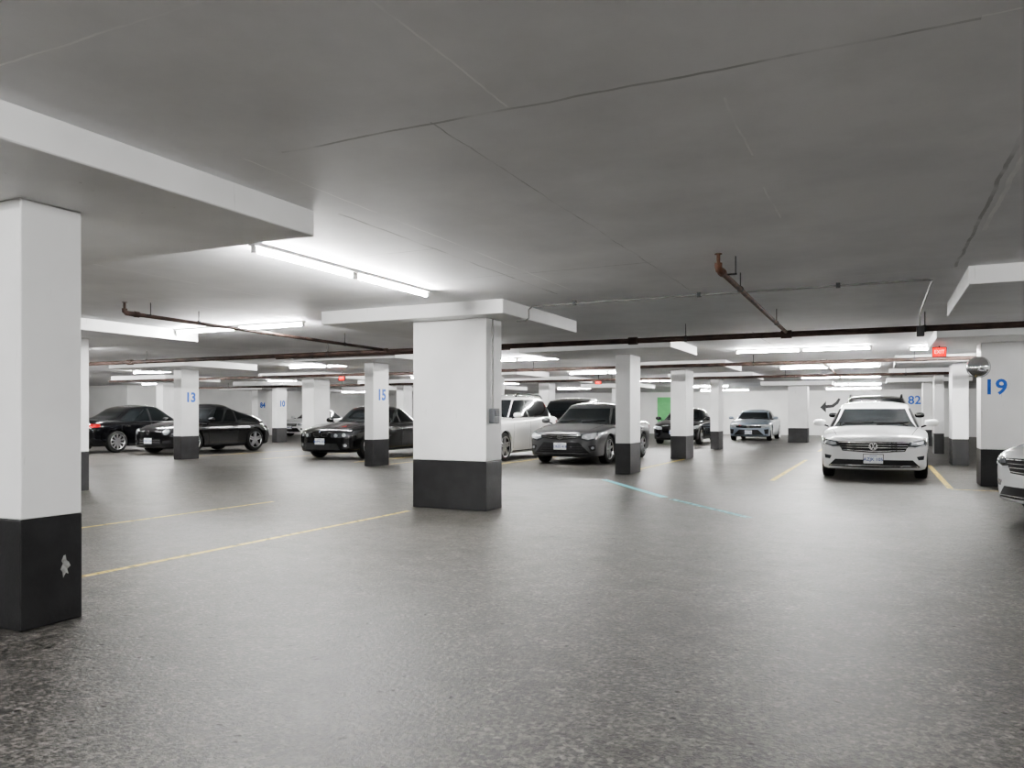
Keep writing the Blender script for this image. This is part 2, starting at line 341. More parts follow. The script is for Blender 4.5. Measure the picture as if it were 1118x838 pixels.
# exit signs, mirror, signs
def exit_sign(x,y,z=2.26):
    e=empty('exit_sign',(x,y,z),'lit red exit sign hung from the ceiling','exit sign','exit signs')
    box('sign_case',-.11,.11,-.03,.03,-.085,.085,M['blackbase'],e,.006)
    box('sign_face',-.10,.10,-.034,-.03,-.075,.075,M['red'],e)
    textmesh('EXIT',.09,'sign_text',M['whiteglow'],e,(0,-.036,0),(math.pi/2,0,0),.001,.0,.85)
    tube('stem',[(0,0,.085),(0,0,ZC-z)],.01,M['darkmetal'],e,8)
exit_sign(.88,15.0,2.23); exit_sign(-14.6,18.6); exit_sign(-8.6,24.6)
e=empty('convex_mirror',(1.40,14.45,1.93),'round convex safety mirror mounted at the column','mirror')
bm=bmesh.new(); bmesh.ops.create_uvsphere(bm,u_segments=32,v_segments=16,radius=.17)
bmesh.ops.bisect_plane(bm,geom=bm.verts[:]+bm.edges[:]+bm.faces[:],plane_co=(0,0,0),plane_no=(0,1,0),clear_outer=True)
for v in bm.verts: v.co.y*=.6
finish(bm,'mirror_dome',M['mirror'],e)
bm=bmesh.new(); sweep(bm,[(0,0,0),(0,.02,0)],.174,32); finish(bm,'mirror_rim',M['galv'],e)
tube('bracket',[(0,.02,0),(.02,.14,0),(.09,.155,0)],.015,M['darkmetal'],e)
e=empty('wall_arrow_sign',(-2.55,Y1-.005,1.6),'black painted curved arrow on the white wall','sign')
bm=bmesh.new()
A=[(-.55,-.05),(-.25,.30),(-.25,.08),(.05,.10),(.25,.25),(.38,.45),(.50,.42),(.38,.15),(.12,-.06),(-.25,-.10),(-.25,-.34)]
bm.faces.new([bm.verts.new((a,0,b)) for a,b in A]); finish(bm,'arrow',M['blackbase'],e,False)
textmesh('82',.62,'wall_number',M['blue'],empty('wall_number_marking',(1.55,Y1-.005,1.9),'blue number 82 painted on the wall','sign'),(0,0,0),(math.pi/2,0,0),.002,.01)
o=box('door_1',-12.3,-11.2,Y1-.05,Y1,0,2.2,M['green']); struct(o)

# ------------------------------------------------------------------ car builder
def interp(tab,f):
    n=len(tab)
    if f<=tab[0][0]: return tab[0][1]
    if f>=tab[-1][0]: return tab[-1][1]
    for i in range(n-1):
        if tab[i][0]<=f<=tab[i+1][0]:
            x0,y0=tab[i];x1,y1=tab[i+1];h=x1-x0
            d=(y1-y0)/h
            def sl(j):
                if j<=0 or j>=n-1: return None
                a=(tab[j][1]-tab[j-1][1])/(tab[j][0]-tab[j-1][0]); b=(tab[j+1][1]-tab[j][1])/(tab[j+1][0]-tab[j][0])
                return 0 if a*b<=0 else 2*a*b/(a+b)
            m0=sl(i); m1=sl(i+1)
            if m0 is None:m0=d
            if m1 is None:m1=d
            t=(f-x0)/h
            return (2*t**3-3*t*t+1)*y0+(t**3-2*t*t+t)*h*m0+(-2*t**3+3*t*t)*y1+(t**3-t*t)*h*m1
def lerp(a,b,t): return a+(b-a)*t
def pl(pts,u):
    n=len(pts)-1; k=min(int(u*n),n-1); t=u*n-k
    return (lerp(pts[k][0],pts[k+1][0],t),lerp(pts[k][1],pts[k+1][1],t))

BASE=dict(L=4.7,hw=.90,H=1.46,dz=0,kf=.26,kr=.14,
 zt=[(0,.71),(.010,.765),(.035,.81),(.1,.87),(.245,.965),(.5,.95),(.78,1.0),(.93,1.03),(.98,1.01),(1,.86)],
 zs=[(0,.64),(.010,.69),(.035,.735),(.1,.79),(.25,.87),(.5,.90),(.8,.945),(.95,.945),(.985,.90),(1,.76)],
 zb=[(0,.26),(.015,.20),(.06,.18),(.5,.18),(.93,.2),(.985,.26),(1,.34)],
 w=[(0,.88),(.012,.925),(.04,.955),(.12,.985),(.25,1),(.75,1),(.9,.975),(.97,.93),(1,.86)],
 cowl=.235,rf=.415,rr=.67,rb=.905,z0=.89,wb=.93,wt=.67,drop=.085,pf=1.12,pr=1.15,crown=.06,ax=(.20,.79),R=.335,bp=.535,n=5.0)
def build_car(loc,rot,label,pcol,style,rim='alloy',**kw):
    P=dict(BASE); P.update(kw); L_,hw,H,dz=P['L'],P['hw'],P['H'],P['dz']
    PM=M[pcol]
    E=empty('car',loc,label,'car',None,rot)
    def ringpts(f):
        w=interp(P['w'],f)*hw; zb=interp(P['zb'],f); zs=interp(P['zs'],f)+dz; zt=interp(P['zt'],f)+dz
        return [(0,zb-.01),(.55*w,zb-.006),(.87*w,zb),(.945*w,zb+.025),(.97*w,zb+.08),(.975*w,lerp(zb,zs,.32)),(.985*w,lerp(zb,zs,.5)),(1.0*w,lerp(zb,zs,.70)),(.995*w,lerp(zb,zs,.82)),
                (.985*w,zs-.045),(.965*w,zs-.012),(.93*w,lerp(zs,zt,.16)),(.86*w,lerp(zs,zt,.42)),(.74*w,lerp(zs,zt,.66)),(.5*w,lerp(zs,zt,.88)),(.25*w,lerp(zs,zt,.975)),(0,zt)]
    fs=[0,.004,.012,.022,.035,.055,.08]+[.08+.84*i/36 for i in range(1,36)]+[.92,.945,.965,.98,.99,.996,1]
    def defm(x,f,z):
        y=f*L_
        u=abs(x)/hw
        if f<.2: y+=P['kf']*u**2.4*(1-f/.2)**2
        if f>.8: y-=P['kr']*u**2.4*((f-.8)/.2)**2
        return Vector((x,y-L_/2,z))
    bm=bmesh.new(); rings=[]
    for f in fs:
        h=ringpts(f); full=[(x,z) for x,z in h]+[(-x,z) for x,z in h[-2:0:-1]]
        rings.append([bm.verts.new(defm(x,f,z)) for x,z in full])
    n=len(rings[0])
    for i in range(len(rings)-1):
        for j in range(n): bm.faces.new((rings[i][j],rings[i][(j+1)%n],rings[i+1][(j+1)%n],rings[i+1][j]))
    K=14
    for f in(0,1):
        h=ringpts(f); rows=[]
        for x,z in h:
            if x==0: v=bm.verts.new(defm(0,f,z)); rows.append([v]*(K+1))
            else: rows.append([bm.verts.new(defm(x*(-1+2*k/K),f,z)) for k in range(K+1)])
        for a,b in zip(rows,rows[1:]):
            for k in range(K):
                vs=[]
                for v in(a[k],a[k+1],b[k+1],b[k]):
                    if v not in vs: vs.append(v)
                if len(vs)>2: bm.faces.new(vs)
    bmesh.ops.remove_doubles(bm,verts=bm.verts,dist=.0006)
    bmesh.ops.recalc_face_normals(bm,faces=bm.faces)
    bvh=BVHTree.FromBMesh(bm)
    body=finish(bm,'body',PM,E,True,40)
    body.parent=None
    R=P['R']; ra=R+.045
    axles=[P['ax'][0]*L_-L_/2,P['ax'][1]*L_-L_/2]
    cuts=[]
    for ay in axles:
        for s in(-1,1):
            b2=bmesh.new(); sweep(b2,[(s*(hw-.27),ay,R+.0),(s*(hw+.2),ay,R+.0)],ra,40); c=finish(b2,'cut',M['seam'],None,False); cuts.append(c)
            mo=body.modifiers.new('b','BOOLEAN'); mo.object=c; mo.operation='DIFFERENCE'; mo.solver='EXACT'
    bpy.context.view_layer.update()
    dg=bpy.context.evaluated_depsgraph_get(); me=bpy.data.meshes.new_from_object(body.evaluated_get(dg))
    body.modifiers.clear(); body.data=me
    while len(me.materials)>1: me.materials.pop()
    if me.materials: me.materials[0]=PM
    for pgn in me.polygons: pgn.material_index=0
    for c in cuts: bpy.data.objects.remove(c)
    body.parent=E
    # cabin
    z0=P['z0']+dz; cr=P['crown']; ze=H-cr
    def YF(t): return lerp(P['cowl'],P['rf'],t**P['pf'])*L_-L_/2
    def YR(t): return lerp(P['rb'],P['rr'],t**P['pr'])*L_-L_/2
    ymid=((P['rf']+P['rr'])/2-.02)*L_-L_/2; hl=(P['rr']-P['rf'])/2*L_+.05
    def warp(y,t): return -P['drop']*t*min(((y-ymid)/hl)**2,2.2)
    def WH(t): return hw*lerp(P['wb'],P['wt'],t**1.12)
    bm=bmesh.new(); rows=[]; nn=P['n']; NP=64
    def ring(w,ya,yb,z,t):
        out=[]; c=(ya+yb)/2; l=(yb-ya)/2
        for i in range(NP):
            a=2*math.pi*i/NP; ca,sa=math.cos(a),math.sin(a)
            x=w*math.copysign(abs(ca)**(2/nn),ca); y=c+l*math.copysign(abs(sa)**(2/nn),sa)
            out.append(bm.verts.new((x,y,z+warp(y,t))))
        return out
    T=[0,.1,.2,.3,.4,.5,.6,.7,.8,.88,.94,.975]
    for t in T: rows.append(ring(WH(t),YF(t),YR(t),lerp(z0,ze,t),t))
    w1,a1,b1=WH(1),YF(1),YR(1)
    for s in(.015,.05,.1,.18,.3,.45,.6,.75,.9):
        c=(a1+b1)/2; k=1-s
        rows.append(ring(w1*k,c+(a1-c)*(1-s*.85),c+(b1-c)*(1-s*.85),ze+cr*(1-(1-s)**3.0),1))
    for a,b in zip(rows,rows[1:]):
        for j in range(NP): bm.faces.new((a[j],a[(j+1)%NP],b[(j+1)%NP],b[j]))
    bm.faces.new(rows[-1]); bm.faces.new(rows[0][::-1])
    bmesh.ops.recalc_face_normals(bm,faces=bm.faces)
    cbvh=BVHTree.FromBMesh(bm); finish(bm,'roof',PM,E,True,40)
    def patch(name,fn,nu,nv,bv,eps,mat,th=.012):
        bm=bmesh.new(); g=[];back=[];ok=True
        for i in range(nu+1):
            r=[];r2=[]
            for j in range(nv+1):
                o,d=fn(i/nu,j/nv); hit,nrm,_,_=bv.ray_cast(Vector(o),Vector(d))
                if hit is None: r.append(None); r2.append(None); ok=False
                else:
                    if nrm.dot(Vector(d))>0: nrm=-nrm
                    r.append(bm.verts.new(hit+nrm*eps)); r2.append(hit+nrm*(eps-th))
            g.append(r); back.append(r2)
        for i in range(nu):
            for j in range(nv):
                q=[g[i][j],g[i+1][j],g[i+1][j+1],g[i][j+1]]
                if all(q) : bm.faces.new(q)
        if ok:
            loop=[(i,0) for i in range(nu+1)]+[(nu,j) for j in range(1,nv+1)]+[(i,nv) for i in range(nu-1,-1,-1)]+[(0,j) for j in range(nv-1,0,-1)]
            bv2=[bm.verts.new(back[i][j]) for i,j in loop]
            for k in range(len(loop)):
                i,j=loop[k]; i2,j2=loop[(k+1)%len(loop)]
                try: bm.faces.new((g[i][j],g[i2][j2],bv2[(k+1)%len(loop)],bv2[k]))
                except ValueError: pass
        if not bm.faces: bm.free(); return None
        return finish(bm,name,mat,E,True,50)
    def F(name,top,bot,mat,eps=.004,nu=16,nv=6,back=False,th=.012):
        def fn(u,v):
            a=pl(top,u); b=pl(bot,u); x=lerp(a[0],b[0],v); z=lerp(a[1],b[1],v)
            return ((x,6,z),(0,-1,0)) if back else ((x,-6,z),(0,1,0))
        return patch(name,fn,nu,nv,bvh,eps,mat,th)
    def F2(name,top,bot,mat,**k):
        F(name,top,bot,mat,**k); F(name,[(-x,z) for x,z in top],[(-x,z) for x,z in bot],mat,**k)
    G=M['glass']
    zt_f=lambda t,y: lerp(z0,ze,t)+warp(y,t)
    def ws(u,v):
        t=lerp(.13,.93,v); y=YF(t); x=(u*2-1)*WH(t)*.875; return (x,-6,zt_f(t,y)),(0,1,0)
    patch('windshield',ws,20,12,cbvh,.004,G)
    def rw(u,v):
        t=lerp(.22,.90,v); y=YR(t); x=(u*2-1)*WH(t)*.82; return (x,6,zt_f(t,y)),(0,-1,0)
    patch('rear_window',rw,20,10,cbvh,.004,G)
    bpil=P['bp']*L_-L_/2
    qf=P.get('cpil',.17)
    for s in(-1,1):
        segs=[('front_side_window',None,bpil-.03),('rear_side_window',bpil+.03,None)]
        for nm,ya,yb in segs:
            def sw(u,v,ya=ya,yb=yb):
                t=lerp(.12,.88,v)
                A=YF(t)+.17+.07*(1-t) if ya is None else ya
                B=YR(t)-qf-.22*(1-t) if yb is None else yb
                y=lerp(A,B,u); return (s*3,y,zt_f(t,y)),(-s,0,0)
            patch(nm,sw,16,8,cbvh,.004,G)
        def tr(u,v):
            t=lerp(.085,.115,v); y=lerp(YF(t)+.1,YR(t)-qf-.2,u); return (s*3,y,zt_f(t,y)),(-s,0,0)
        patch('window_trim',tr,24,1,cbvh,.006,M['chrome'] if P.get('chrometrim') else M['blackplastic'])
        def bpl(u,v):
            t=lerp(.12,.88,v); y=bpil+lerp(-.035,.035,u); return (s*3,y,zt_f(t,y)),(-s,0,0)
        patch('pillar_cover',bpl,2,8,cbvh,.006,M['blackplastic'])
        for yy in (YF(0)+.30,bpil,YR(0)-.55 if P.get('doors',4)==4 else None):
            if yy is None: continue
            def ds(u,v,yy=yy): return (s*3,yy+(u-.5)*.009,lerp(.30,.93+dz*.9,v)),(-s,0,0)
            patch('door_seam',ds,1,12,bvh,.0015,M['seam'],.002)
        def sill(u,v): return (s*3,lerp(axles[0]+ra+.02,axles[1]-ra-.02,u),lerp(.19,.25,v)),(-s,0,0)
        patch('side_skirt',sill,12,2,bvh,.004,M['blackplastic'])
        for yy in([bpil-.2,YR(0)-.75] if P.get('doors',4)==4 else [bpil-.15]):
            hit,nrm,_,_=bvh.ray_cast(Vector((s*3,yy,.80+dz)),Vector((-s,0,0)))
            if hit: 
                b_=box('door_handle',-.015,.022,-.09,.09,-.013,.013,M['chrome'] if P.get('chrometrim') else PM,E,.008); b_.location=hit
                if s<0: b_.scale=(-1,1,1)
        my=YF(.1)+.28; mz=z0+.12
        bm=bmesh.new(); bmesh.ops.create_icosphere(bm,subdivisions=3,radius=1)
        for v in bm.verts:
            c=v.co; c.x=math.copysign(abs(c.x)**.75,c.x)*.115; c.z=math.copysign(abs(c.z)**.75,c.z)*.068; c.y=(c.y*.085 if c.y<0 else c.y*.03)
        mo=finish(bm,'side_mirror',PM,E,loc=(s*(hw+.075),my,mz))
        bm=bmesh.new(); addbox(bm,-.09,.09,.03,.034,-.048,.048); finish(bm,'mirror_glass',M['mirror'],mo,False)
        bm=bmesh.new(); sweep(bm,[(-s*.05,.0,-.03),(-s*.17,.02,-.08)],.018,8); finish(bm,'mirror_arm',M['blackplastic'],mo)
    for s in(-1,1):
        def hs(u,v): 
            f=lerp(.045,P['cowl']-.0,v); return (s*(lerp(.68,.82,v)*hw+(u-.5)*.009),f*L_-L_/2+ (P['kf']*.5*(1-f/.2)**2 if f<.2 else 0),3),(0,0,-1)
        patch('hood_seam',hs,1,14,bvh,.0015,M['seam'],.002)
    for wx in(-.55,.05):
        pts=[]
        for k in range(7):
            x=wx+k*.09; z=z0+.13*(ze-z0)+.02+k*.006
            hit,nrm,_,_=cbvh.ray_cast(Vector((x,-6,z)),Vector((0,1,0)))
            if hit: pts.append(hit+nrm*.015)
        if len(pts)>2: tube('wiper',pts,.008,M['blackplastic'],E,6)
    for ay in axles:
        for s in(-1,1):
            wh=bpy.data.objects.new('wheel',None); COL.objects.link(wh); wh.parent=E; wh.location=(s*(hw-.125),ay,R); wh.empty_display_size=.1
            prof=[(-.10,R*.70),(-.105,R*.8),(-.095,R*.95),(-.075,R*.993),(0,R),(.075,R*.993),(.095,R*.95),(.105,R*.8),(.10,R*.70)]
            bm=bmesh.new(); NS=40; rr=[[bm.verts.new((x,r*math.cos(2*math.pi*k/NS),r*math.sin(2*math.pi*k/NS))) for k in range(NS)] for x,r in prof]
            for a,b in zip(rr,rr[1:]+[rr[0]]):
                for k in range(NS): bm.faces.new((a[k],a[(k+1)%NS],b[(k+1)%NS],b[k]))
            finish(bm,'tire',M['tyre'],wh,True,45)
            bm=bmesh.new()
            prof=[(s*.10,R*.72),(s*.108,R*.70),(s*.095,R*.66),(-s*.02,R*.60),(-s*.02,.02)]
            rr=[[bm.verts.new((x,r*math.cos(2*math.pi*k/NS),r*math.sin(2*math.pi*k/NS))) for k in range(NS)] for x,r in prof]
            for ii,(a,b) in enumerate(zip(rr,rr[1:])):
                for k in range(NS):
                    f=bm.faces.new((a[k],a[(k+1)%NS],b[(k+1)%NS],b[k])); f.material_index=1 if ii>=2 else 0
            NSP=P.get('spokes',5); 
            for q in range(NSP):
                for tw in ((-.13,.13) if NSP<=6 else (0,)):
                    a=2*math.pi*q/NSP+.3; da=tw
                    d1=Vector((0,math.cos(a),math.sin(a))); t1=Vector((0,-math.sin(a),math.cos(a)))
                    p0=d1*.03+t1*.03*math.copysign(1,tw if tw else 1)*(1 if tw else 0); a2=a+da; p1=Vector((0,math.cos(a2),math.sin(a2)))*R*.69
                    wd=.022; nrm=(p1-p0).normalized().cross(Vector((1,0,0)))
                    vs=[]
                    for p,ww in((p0,wd*1.1),(p1,wd*.9)):
                        for sg in(-1,1):
                            for xx in(s*.055,s*.092): vs.append(bm.verts.new(p+nrm*ww*sg+Vector((xx,0,0))))
                    for idx in [(0,1,3,2),(4,6,7,5),(0,4,5,1),(2,3,7,6),(0,2,6,4),(1,5,7,3)]: bm.faces.new([vs[i] for i in idx])
            sweep(bm,[(s*.03,0,0),(s*.097,0,0)],.06,20)
            finish(bm,'rim',[M[rim],M['seam']],wh,True,30)
            bm=bmesh.new(); 
            r2=[[bm.verts.new((x,ra*.995*math.cos(2*math.pi*k/NS),ra*.995*math.sin(2*math.pi*k/NS))) for k in range(NS)] for x in(-s*.14,s*.06)]
            for k in range(NS):
                bm.faces.new((r2[0][k],r2[0][(k+1)%NS],r2[1][(k+1)%NS],r2[1][k]))
            bm.faces.new(r2[0])
            bmesh.ops.bisect_plane(bm,geom=bm.verts[:]+bm.edges[:]+bm.faces[:],plane_co=(0,0,-R+.2),plane_no=(0,0,-1),clear_outer=True)
            finish(bm,'wheel_arch_liner',M['seam'],E,True,loc=(s*(hw-.125),ay,R))
    if P.get('rails'):
        for s in(-1,1):
            x=s*WH(1)*.93; pts=[(x,YF(1)+.25,H-.06),(x,YF(1)+.35,H+.005),(x,ymid,H+.02),(x,YR(1)-.35,H-.015),(x,YR(1)-.2,H-.085)]
            tube('roof_rail',pts,.018,M['blackplastic'],E,8)
    def hity(x,z,back=False):
        h,_,_,_=bvh.ray_cast(Vector((x,6 if back else -6,z)),Vector((0,-1 if back else 1,0)))
        return h.y if h else (L_/2 if back else -L_/2)
    def ringm(bm,rx,rz,w,cx=0,cz=0,n=28,t=.012):
        A=[];B=[];C=[];D=[]
        for k in range(n):
            a=2*math.pi*k/n; c,s_=math.cos(a),math.sin(a)
            A.append(bm.verts.new((cx+rx*c,0,cz+rz*s_)));B.append(bm.verts.new((cx+(rx-w)*c,0,cz+(rz-w)*s_)))
            C.append(bm.verts.new((cx+rx*c,t,cz+rz*s_)));D.append(bm.verts.new((cx+(rx-w)*c,t,cz+(rz-w)*s_)))
        for k in range(n):
            j=(k+1)%n; bm.faces.new((A[k],A[j],B[j],B[k]));bm.faces.new((A[k],A[j],C[j],C[k]));bm.faces.new((B[k],B[j],D[j],D[k]))
    def stroke(bm,p,q,w,t=.012):
        p=Vector((p[0],0,p[1]));q=Vector((q[0],0,q[1]));d=(q-p).normalized();nn_=Vector((-d.z,0,d.x))*w/2
        vs=[bm.verts.new(v) for v in(p-nn_,q-nn_,q+nn_,p+nn_)]; v2=[bm.verts.new(v.co+Vector((0,t,0))) for v in vs]
        bm.faces.new(vs)
        for k in range(4): bm.faces.new((vs[k],vs[(k+1)%4],v2[(k+1)%4],v2[k]))
    def emblem(kind,z,r=.065,x=0):
        y=hity(x,z)-.024; bm=bmesh.new(); mat=M['chrome']
        if kind=='vw':
            bm2=bmesh.new(); sweep(bm2,[(0,0,0),(0,.02,0)],r*.97,28); finish(bm2,'emblem_backing',M['gloss'],E,loc=(x,y+.004,z))
            ringm(bm,r,r,r*.14)
            for a,b in [((-.36,.84),(0,.10)),((.36,.84),(0,.10)),((-.80,.38),(-.40,-.74)),((.80,.38),(.40,-.74)),((-.40,-.74),(0,.02)),((.40,-.74),(0,.02))]:
                stroke(bm,(a[0]*r,a[1]*r),(b[0]*r,b[1]*r),r*.17)
        elif kind=='ovals':
            ringm(bm,r*1.3,r*.85,r*.14); ringm(bm,r*.42,r*.8,r*.12); ringm(bm,r*.85,r*.34,r*.12,0,r*.42)
        elif kind=='roundel':
            for q in range(4):
                vs=[bm.verts.new((0,0,0))]+[bm.verts.new((r*.72*math.cos(math.pi/2*q+math.pi/2*k/6),0,r*.72*math.sin(math.pi/2*q+math.pi/2*k/6))) for k in range(7)]
                f=bm.faces.new(vs); f.material_index=1 if q%2 else 2
            ringm(bm,r,r,r*.28); mat=[M['gloss'],M['plateblue'],M['plate']]
        elif kind=='h':
            for a,b in [((-.7,.75),(-.5,-.75)),((.7,.75),(.5,-.75)),((-.6,0),(.6,0)),((-.95,.85),(.95,.85)),((-.95,.85),(-.75,-.9)),((.95,.85),(.75,-.9)),((-.75,-.9),(.75,-.9))]:
                stroke(bm,(a[0]*r,a[1]*r),(b[0]*r,b[1]*r),r*.2)
        finish(bm,'emblem',mat,E,False,loc=(x,y,z))
    def plate(txt,z,back=False,x=0):
        y=hity(x,z,back)-.022 if not back else hity(x,z,True)+.018
        pb=box('license_plate',-.155,.155,-.006,.006,-.078,.078,M['plate'],E,.004,1)
        pb.location=(x,y,z); 
        if back: pb.rotation_euler=(0,0,math.pi)
        box('plate_bracket',-.165,.165,.004,.03,-.088,.088,M['blackplastic'],pb,.004,1)
        textmesh(txt,.078,'plate_text',M['plateblue'],pb,(0,-.008,-.008),(math.pi/2,0,0),.001,.001)
        bm=bmesh.new(); addbox(bm,-.06,.06,-.0075,-.006,.052,.060); finish(bm,'plate_header',M['plateblue'],pb,False)
    def disc(name,x,z,r,mat,eps=.02,rz=None):
        rz=rz or r
        top=[(x+r*math.cos(math.pi-math.pi*i/12),z+rz*math.sin(math.pi*i/12)) for i in range(13)]
        bot=[(x+r*math.cos(math.pi-math.pi*i/12),z-rz*math.sin(math.pi*i/12)) for i in range(13)]
        F(name,top,bot,mat,eps=eps,nu=24,nv=4,th=.02)
    def bars(name,x0,x1,zlist,th,mat,eps=.016,sag=0):
        for z in zlist:
            F(name,[(-x1,z+th/2),(0,z+th/2-sag),(x1,z+th/2)],[(-x1,z-th/2),(0,z-th/2-sag),(x1,z-th/2)],mat,eps=eps,nu=20,nv=1,th=.02)
    g=dz
    S=style
    GB,CH,LS,LD=M['gloss'],M['chrome'],M['lens'],M['lensdark']
    if S=='vw':
        F('grille',[(-.58,.685),(0,.695),(.58,.685)],[(-.50,.52),(0,.49),(.50,.52)],M['blackplastic'],nu=24)
        bars('grille_bar',0,.56,[.672],.010,CH); bars('grille_bar',0,.54,[.626],.009,CH); bars('grille_bar',0,.52,[.582],.009,CH); bars('grille_bar',0,.49,[.540],.011,CH,sag=.02)
        F2('headlight',[(.585,.69),(.70,.705),(.84,.735)],[(.53,.585),(.66,.575),(.82,.62)],LD,nu=16,nv=6)
        F2('headlight_lens',[(.61,.67),(.70,.683),(.79,.70)],[(.59,.63),(.68,.625),(.78,.648)],LS,eps=.012,nu=10,nv=3)
        F2('daytime_light',[(.54,.600),(.66,.590),(.80,.636)],[(.54,.588),(.66,.578),(.80,.622)],M['plate'],eps=.014,nu=10,nv=1)
        F('bumper_intake',[(-.62,.37),(0,.37),(.62,.37)],[(-.74,.245),(0,.232),(.74,.245)],M['blackplastic'],nu=24)
        bars('intake_bar',0,.70,[.268],.012,CH)
        F2('fog_lamp',[(.68,.43),(.80,.45)],[(.71,.37),(.79,.38)],LD,nu=6,nv=3)
        emblem('vw',.606,.068); plate('AZJK 105',.385)
    elif S=='camry':
        F('grille',[(-.50,.695),(0,.68),(.50,.695)],[(-.46,.625),(0,.575),(.46,.625)],M['blackplastic'],nu=24)
        bars('grille_bar',0,.48,[.685],.012,CH,sag=.012); bars('grille_bar',0,.46,[.645],.010,CH,sag=.03)
        F2('headlight',[(.50,.705),(.66,.74),(.86,.77)],[(.45,.60),(.62,.545),(.84,.60)],LD,nu=16,nv=6)
        F2('headlight_lens',[(.52,.69),(.66,.72),(.80,.74)],[(.50,.62),(.64,.58),(.80,.625)],LS,eps=.012,nu=10,nv=3)
        F('bumper_intake',[(-.44,.52),(0,.51),(.44,.52)],[(-.70,.245),(0,.235),(.70,.245)],M['blackplastic'],nu=24)
        bars('intake_bar',0,.52,[.42,.37,.32,.28],.008,M['darkmetal'])
        F2('fog_lamp',[(.64,.44),(.80,.47)],[(.69,.32),(.79,.34)],M['blackplastic'],nu=6,nv=3)
        disc('fog_lamp',.735,.395,.032,LS,.012); disc('fog_lamp',-.735,.395,.032,LS,.012)
        emblem('ovals',.64,.055); plate('CBZE 418',.43)
    elif S=='bmw':
        for s in(-1,1):
            F('grille',[(s*.025,.675),(s*.14,.685),(s*.25,.665)],[(s*.03,.595),(s*.13,.585),(s*.21,.60)],CH,nu=10)
            F('grille',[(s*.035,.669),(s*.14,.678),(s*.242,.660)],[(s*.038,.600),(s*.13,.591),(s*.205,.605)],M['seam'],eps=.008,nu=10)
        F2('headlight',[(.32,.675),(.58,.69),(.86,.73)],[(.32,.575),(.55,.56),(.84,.62)],LD,nu=16)
        for s in(-1,1):
            disc('headlight_lens',s*.46,.622,.046,LS,.012); disc('headlight_lens',s*.66,.635,.046,LS,.012)
        F('bumper_intake',[(-.48,.42),(0,.43),(.48,.42)],[(-.56,.26),(0,.25),(.56,.26)],M['blackplastic'],nu=20)
        F2('fog_lamp',[(.60,.42),(.78,.44)],[(.63,.30),(.78,.31)],M['blackplastic'],nu=6)
        disc('fog_lamp',.69,.37,.04,LS,.012); disc('fog_lamp',-.69,.37,.04,LS,.012)
        emblem('roundel',.72,.040); plate('BHPW 317',.47)
    elif S=='beetle':
        for s in(-1,1):
            disc('headlight',s*.60,.66,.12,LD,.006,.10); disc('headlight_lens',s*.60,.66,.085,LS,.014)
            F('fog_lamp',[(s*.50,.40),(s*.74,.42)],[(s*.50,.33),(s*.74,.33)],M['blackplastic'],nu=6)
        F('bumper_intake',[(-.42,.46),(0,.46),(.42,.46)],[(-.46,.30),(0,.29),(.46,.30)],M['blackplastic'],nu=20)
        bars('intake_bar',0,.42,[.42,.36],.012,CH)
        emblem('vw',.64,.06); plate('CEJN 204',.40)
    elif S=='civic':
        F('grille',[(-.60,.68),(0,.675),(.60,.68)],[(-.52,.58),(0,.55),(.52,.58)],GB,nu=24)
        F('grille_bar',[(-.78,.71),(0,.685),(.78,.71)],[(-.76,.68),(0,.65),(.76,.68)],CH,eps=.014,nu=24,nv=1)
        F2('headlight',[(.56,.68),(.70,.71),(.85,.745)],[(.52,.58),(.68,.56),(.84,.62)],LS,nu=16)
        F('bumper_intake',[(-.40,.49),(0,.49),(.40,.49)],[(-.64,.26),(0,.25),(.64,.26)],M['blackplastic'],nu=20)
        F2('fog_lamp',[(.64,.50),(.82,.52)],[(.68,.30),(.80,.31)],M['blackplastic'],nu=6)
        emblem('h',.615,.055); plate('BKLT 662',.38)
    else:
        F('grille',[(-.45,.68+g*.6),(0,.68+g*.6),(.45,.68+g*.6)],[(-.40,.54+g*.4),(0,.52+g*.4),(.40,.54+g*.4)],M['blackplastic'],nu=24)
        bars('grille_bar',0,.42,[.64+g*.5,.59+g*.5],.014,CH)
        F2('headlight',[(.48,.69+g*.6),(.66,.71+g*.6),(.84,.74+g*.6)],[(.46,.59+g*.5),(.62,.57+g*.5),(.82,.62+g*.5)],LS,nu=16)
        F('bumper_intake',[(-.45,.45),(0,.45),(.45,.45)],[(-.64,.26),(0,.25),(.64,.26)],M['blackplastic'],nu=20)
        F2('fog_lamp',[(.62,.44),(.76,.45)],[(.64,.35),(.78,.35)],LD,nu=6)
        plate('CMXA 530',.48)
    tz=.82+g
    F2('tail_light',[(.45,tz+.07),(.65,tz+.07),(.81,tz+.06)],[(.48,tz-.06),(.65,tz-.07),(.80,tz-.06)],M['tail'],nu=14,nv=4,back=True)
    for s in(-1,1):
        def tl(u,v):
            y=lerp(L_/2-.42,L_/2-.17,u); return (s*3,y,lerp(tz+.06,tz-.03-.03*u,v)),(-s,0,0)
        if S!='beetle': patch('tail_light',tl,8,4,bvh,.005,M['tail'])
        def hl_(u,v):
            y=lerp(-L_/2+.27,-L_/2+.58,u); return (s*3,y,lerp(lerp(.74,.765,u)+g*.6,lerp(.62,.755,u)+g*.6,v)),(-s,0,0)
        if S!='beetle': patch('headlight',hl_,8,4,bvh,.005,LD if S in('vw','bmw') else LS)
    F('rear_bumper_trim',[(-.55,.36),(.55,.36)],[(-.5,.30),(.5,.30)],M['blackplastic'],nu=16,nv=2,back=True)
    plate('CRKD 871',.66+g*.5,True)
    return E

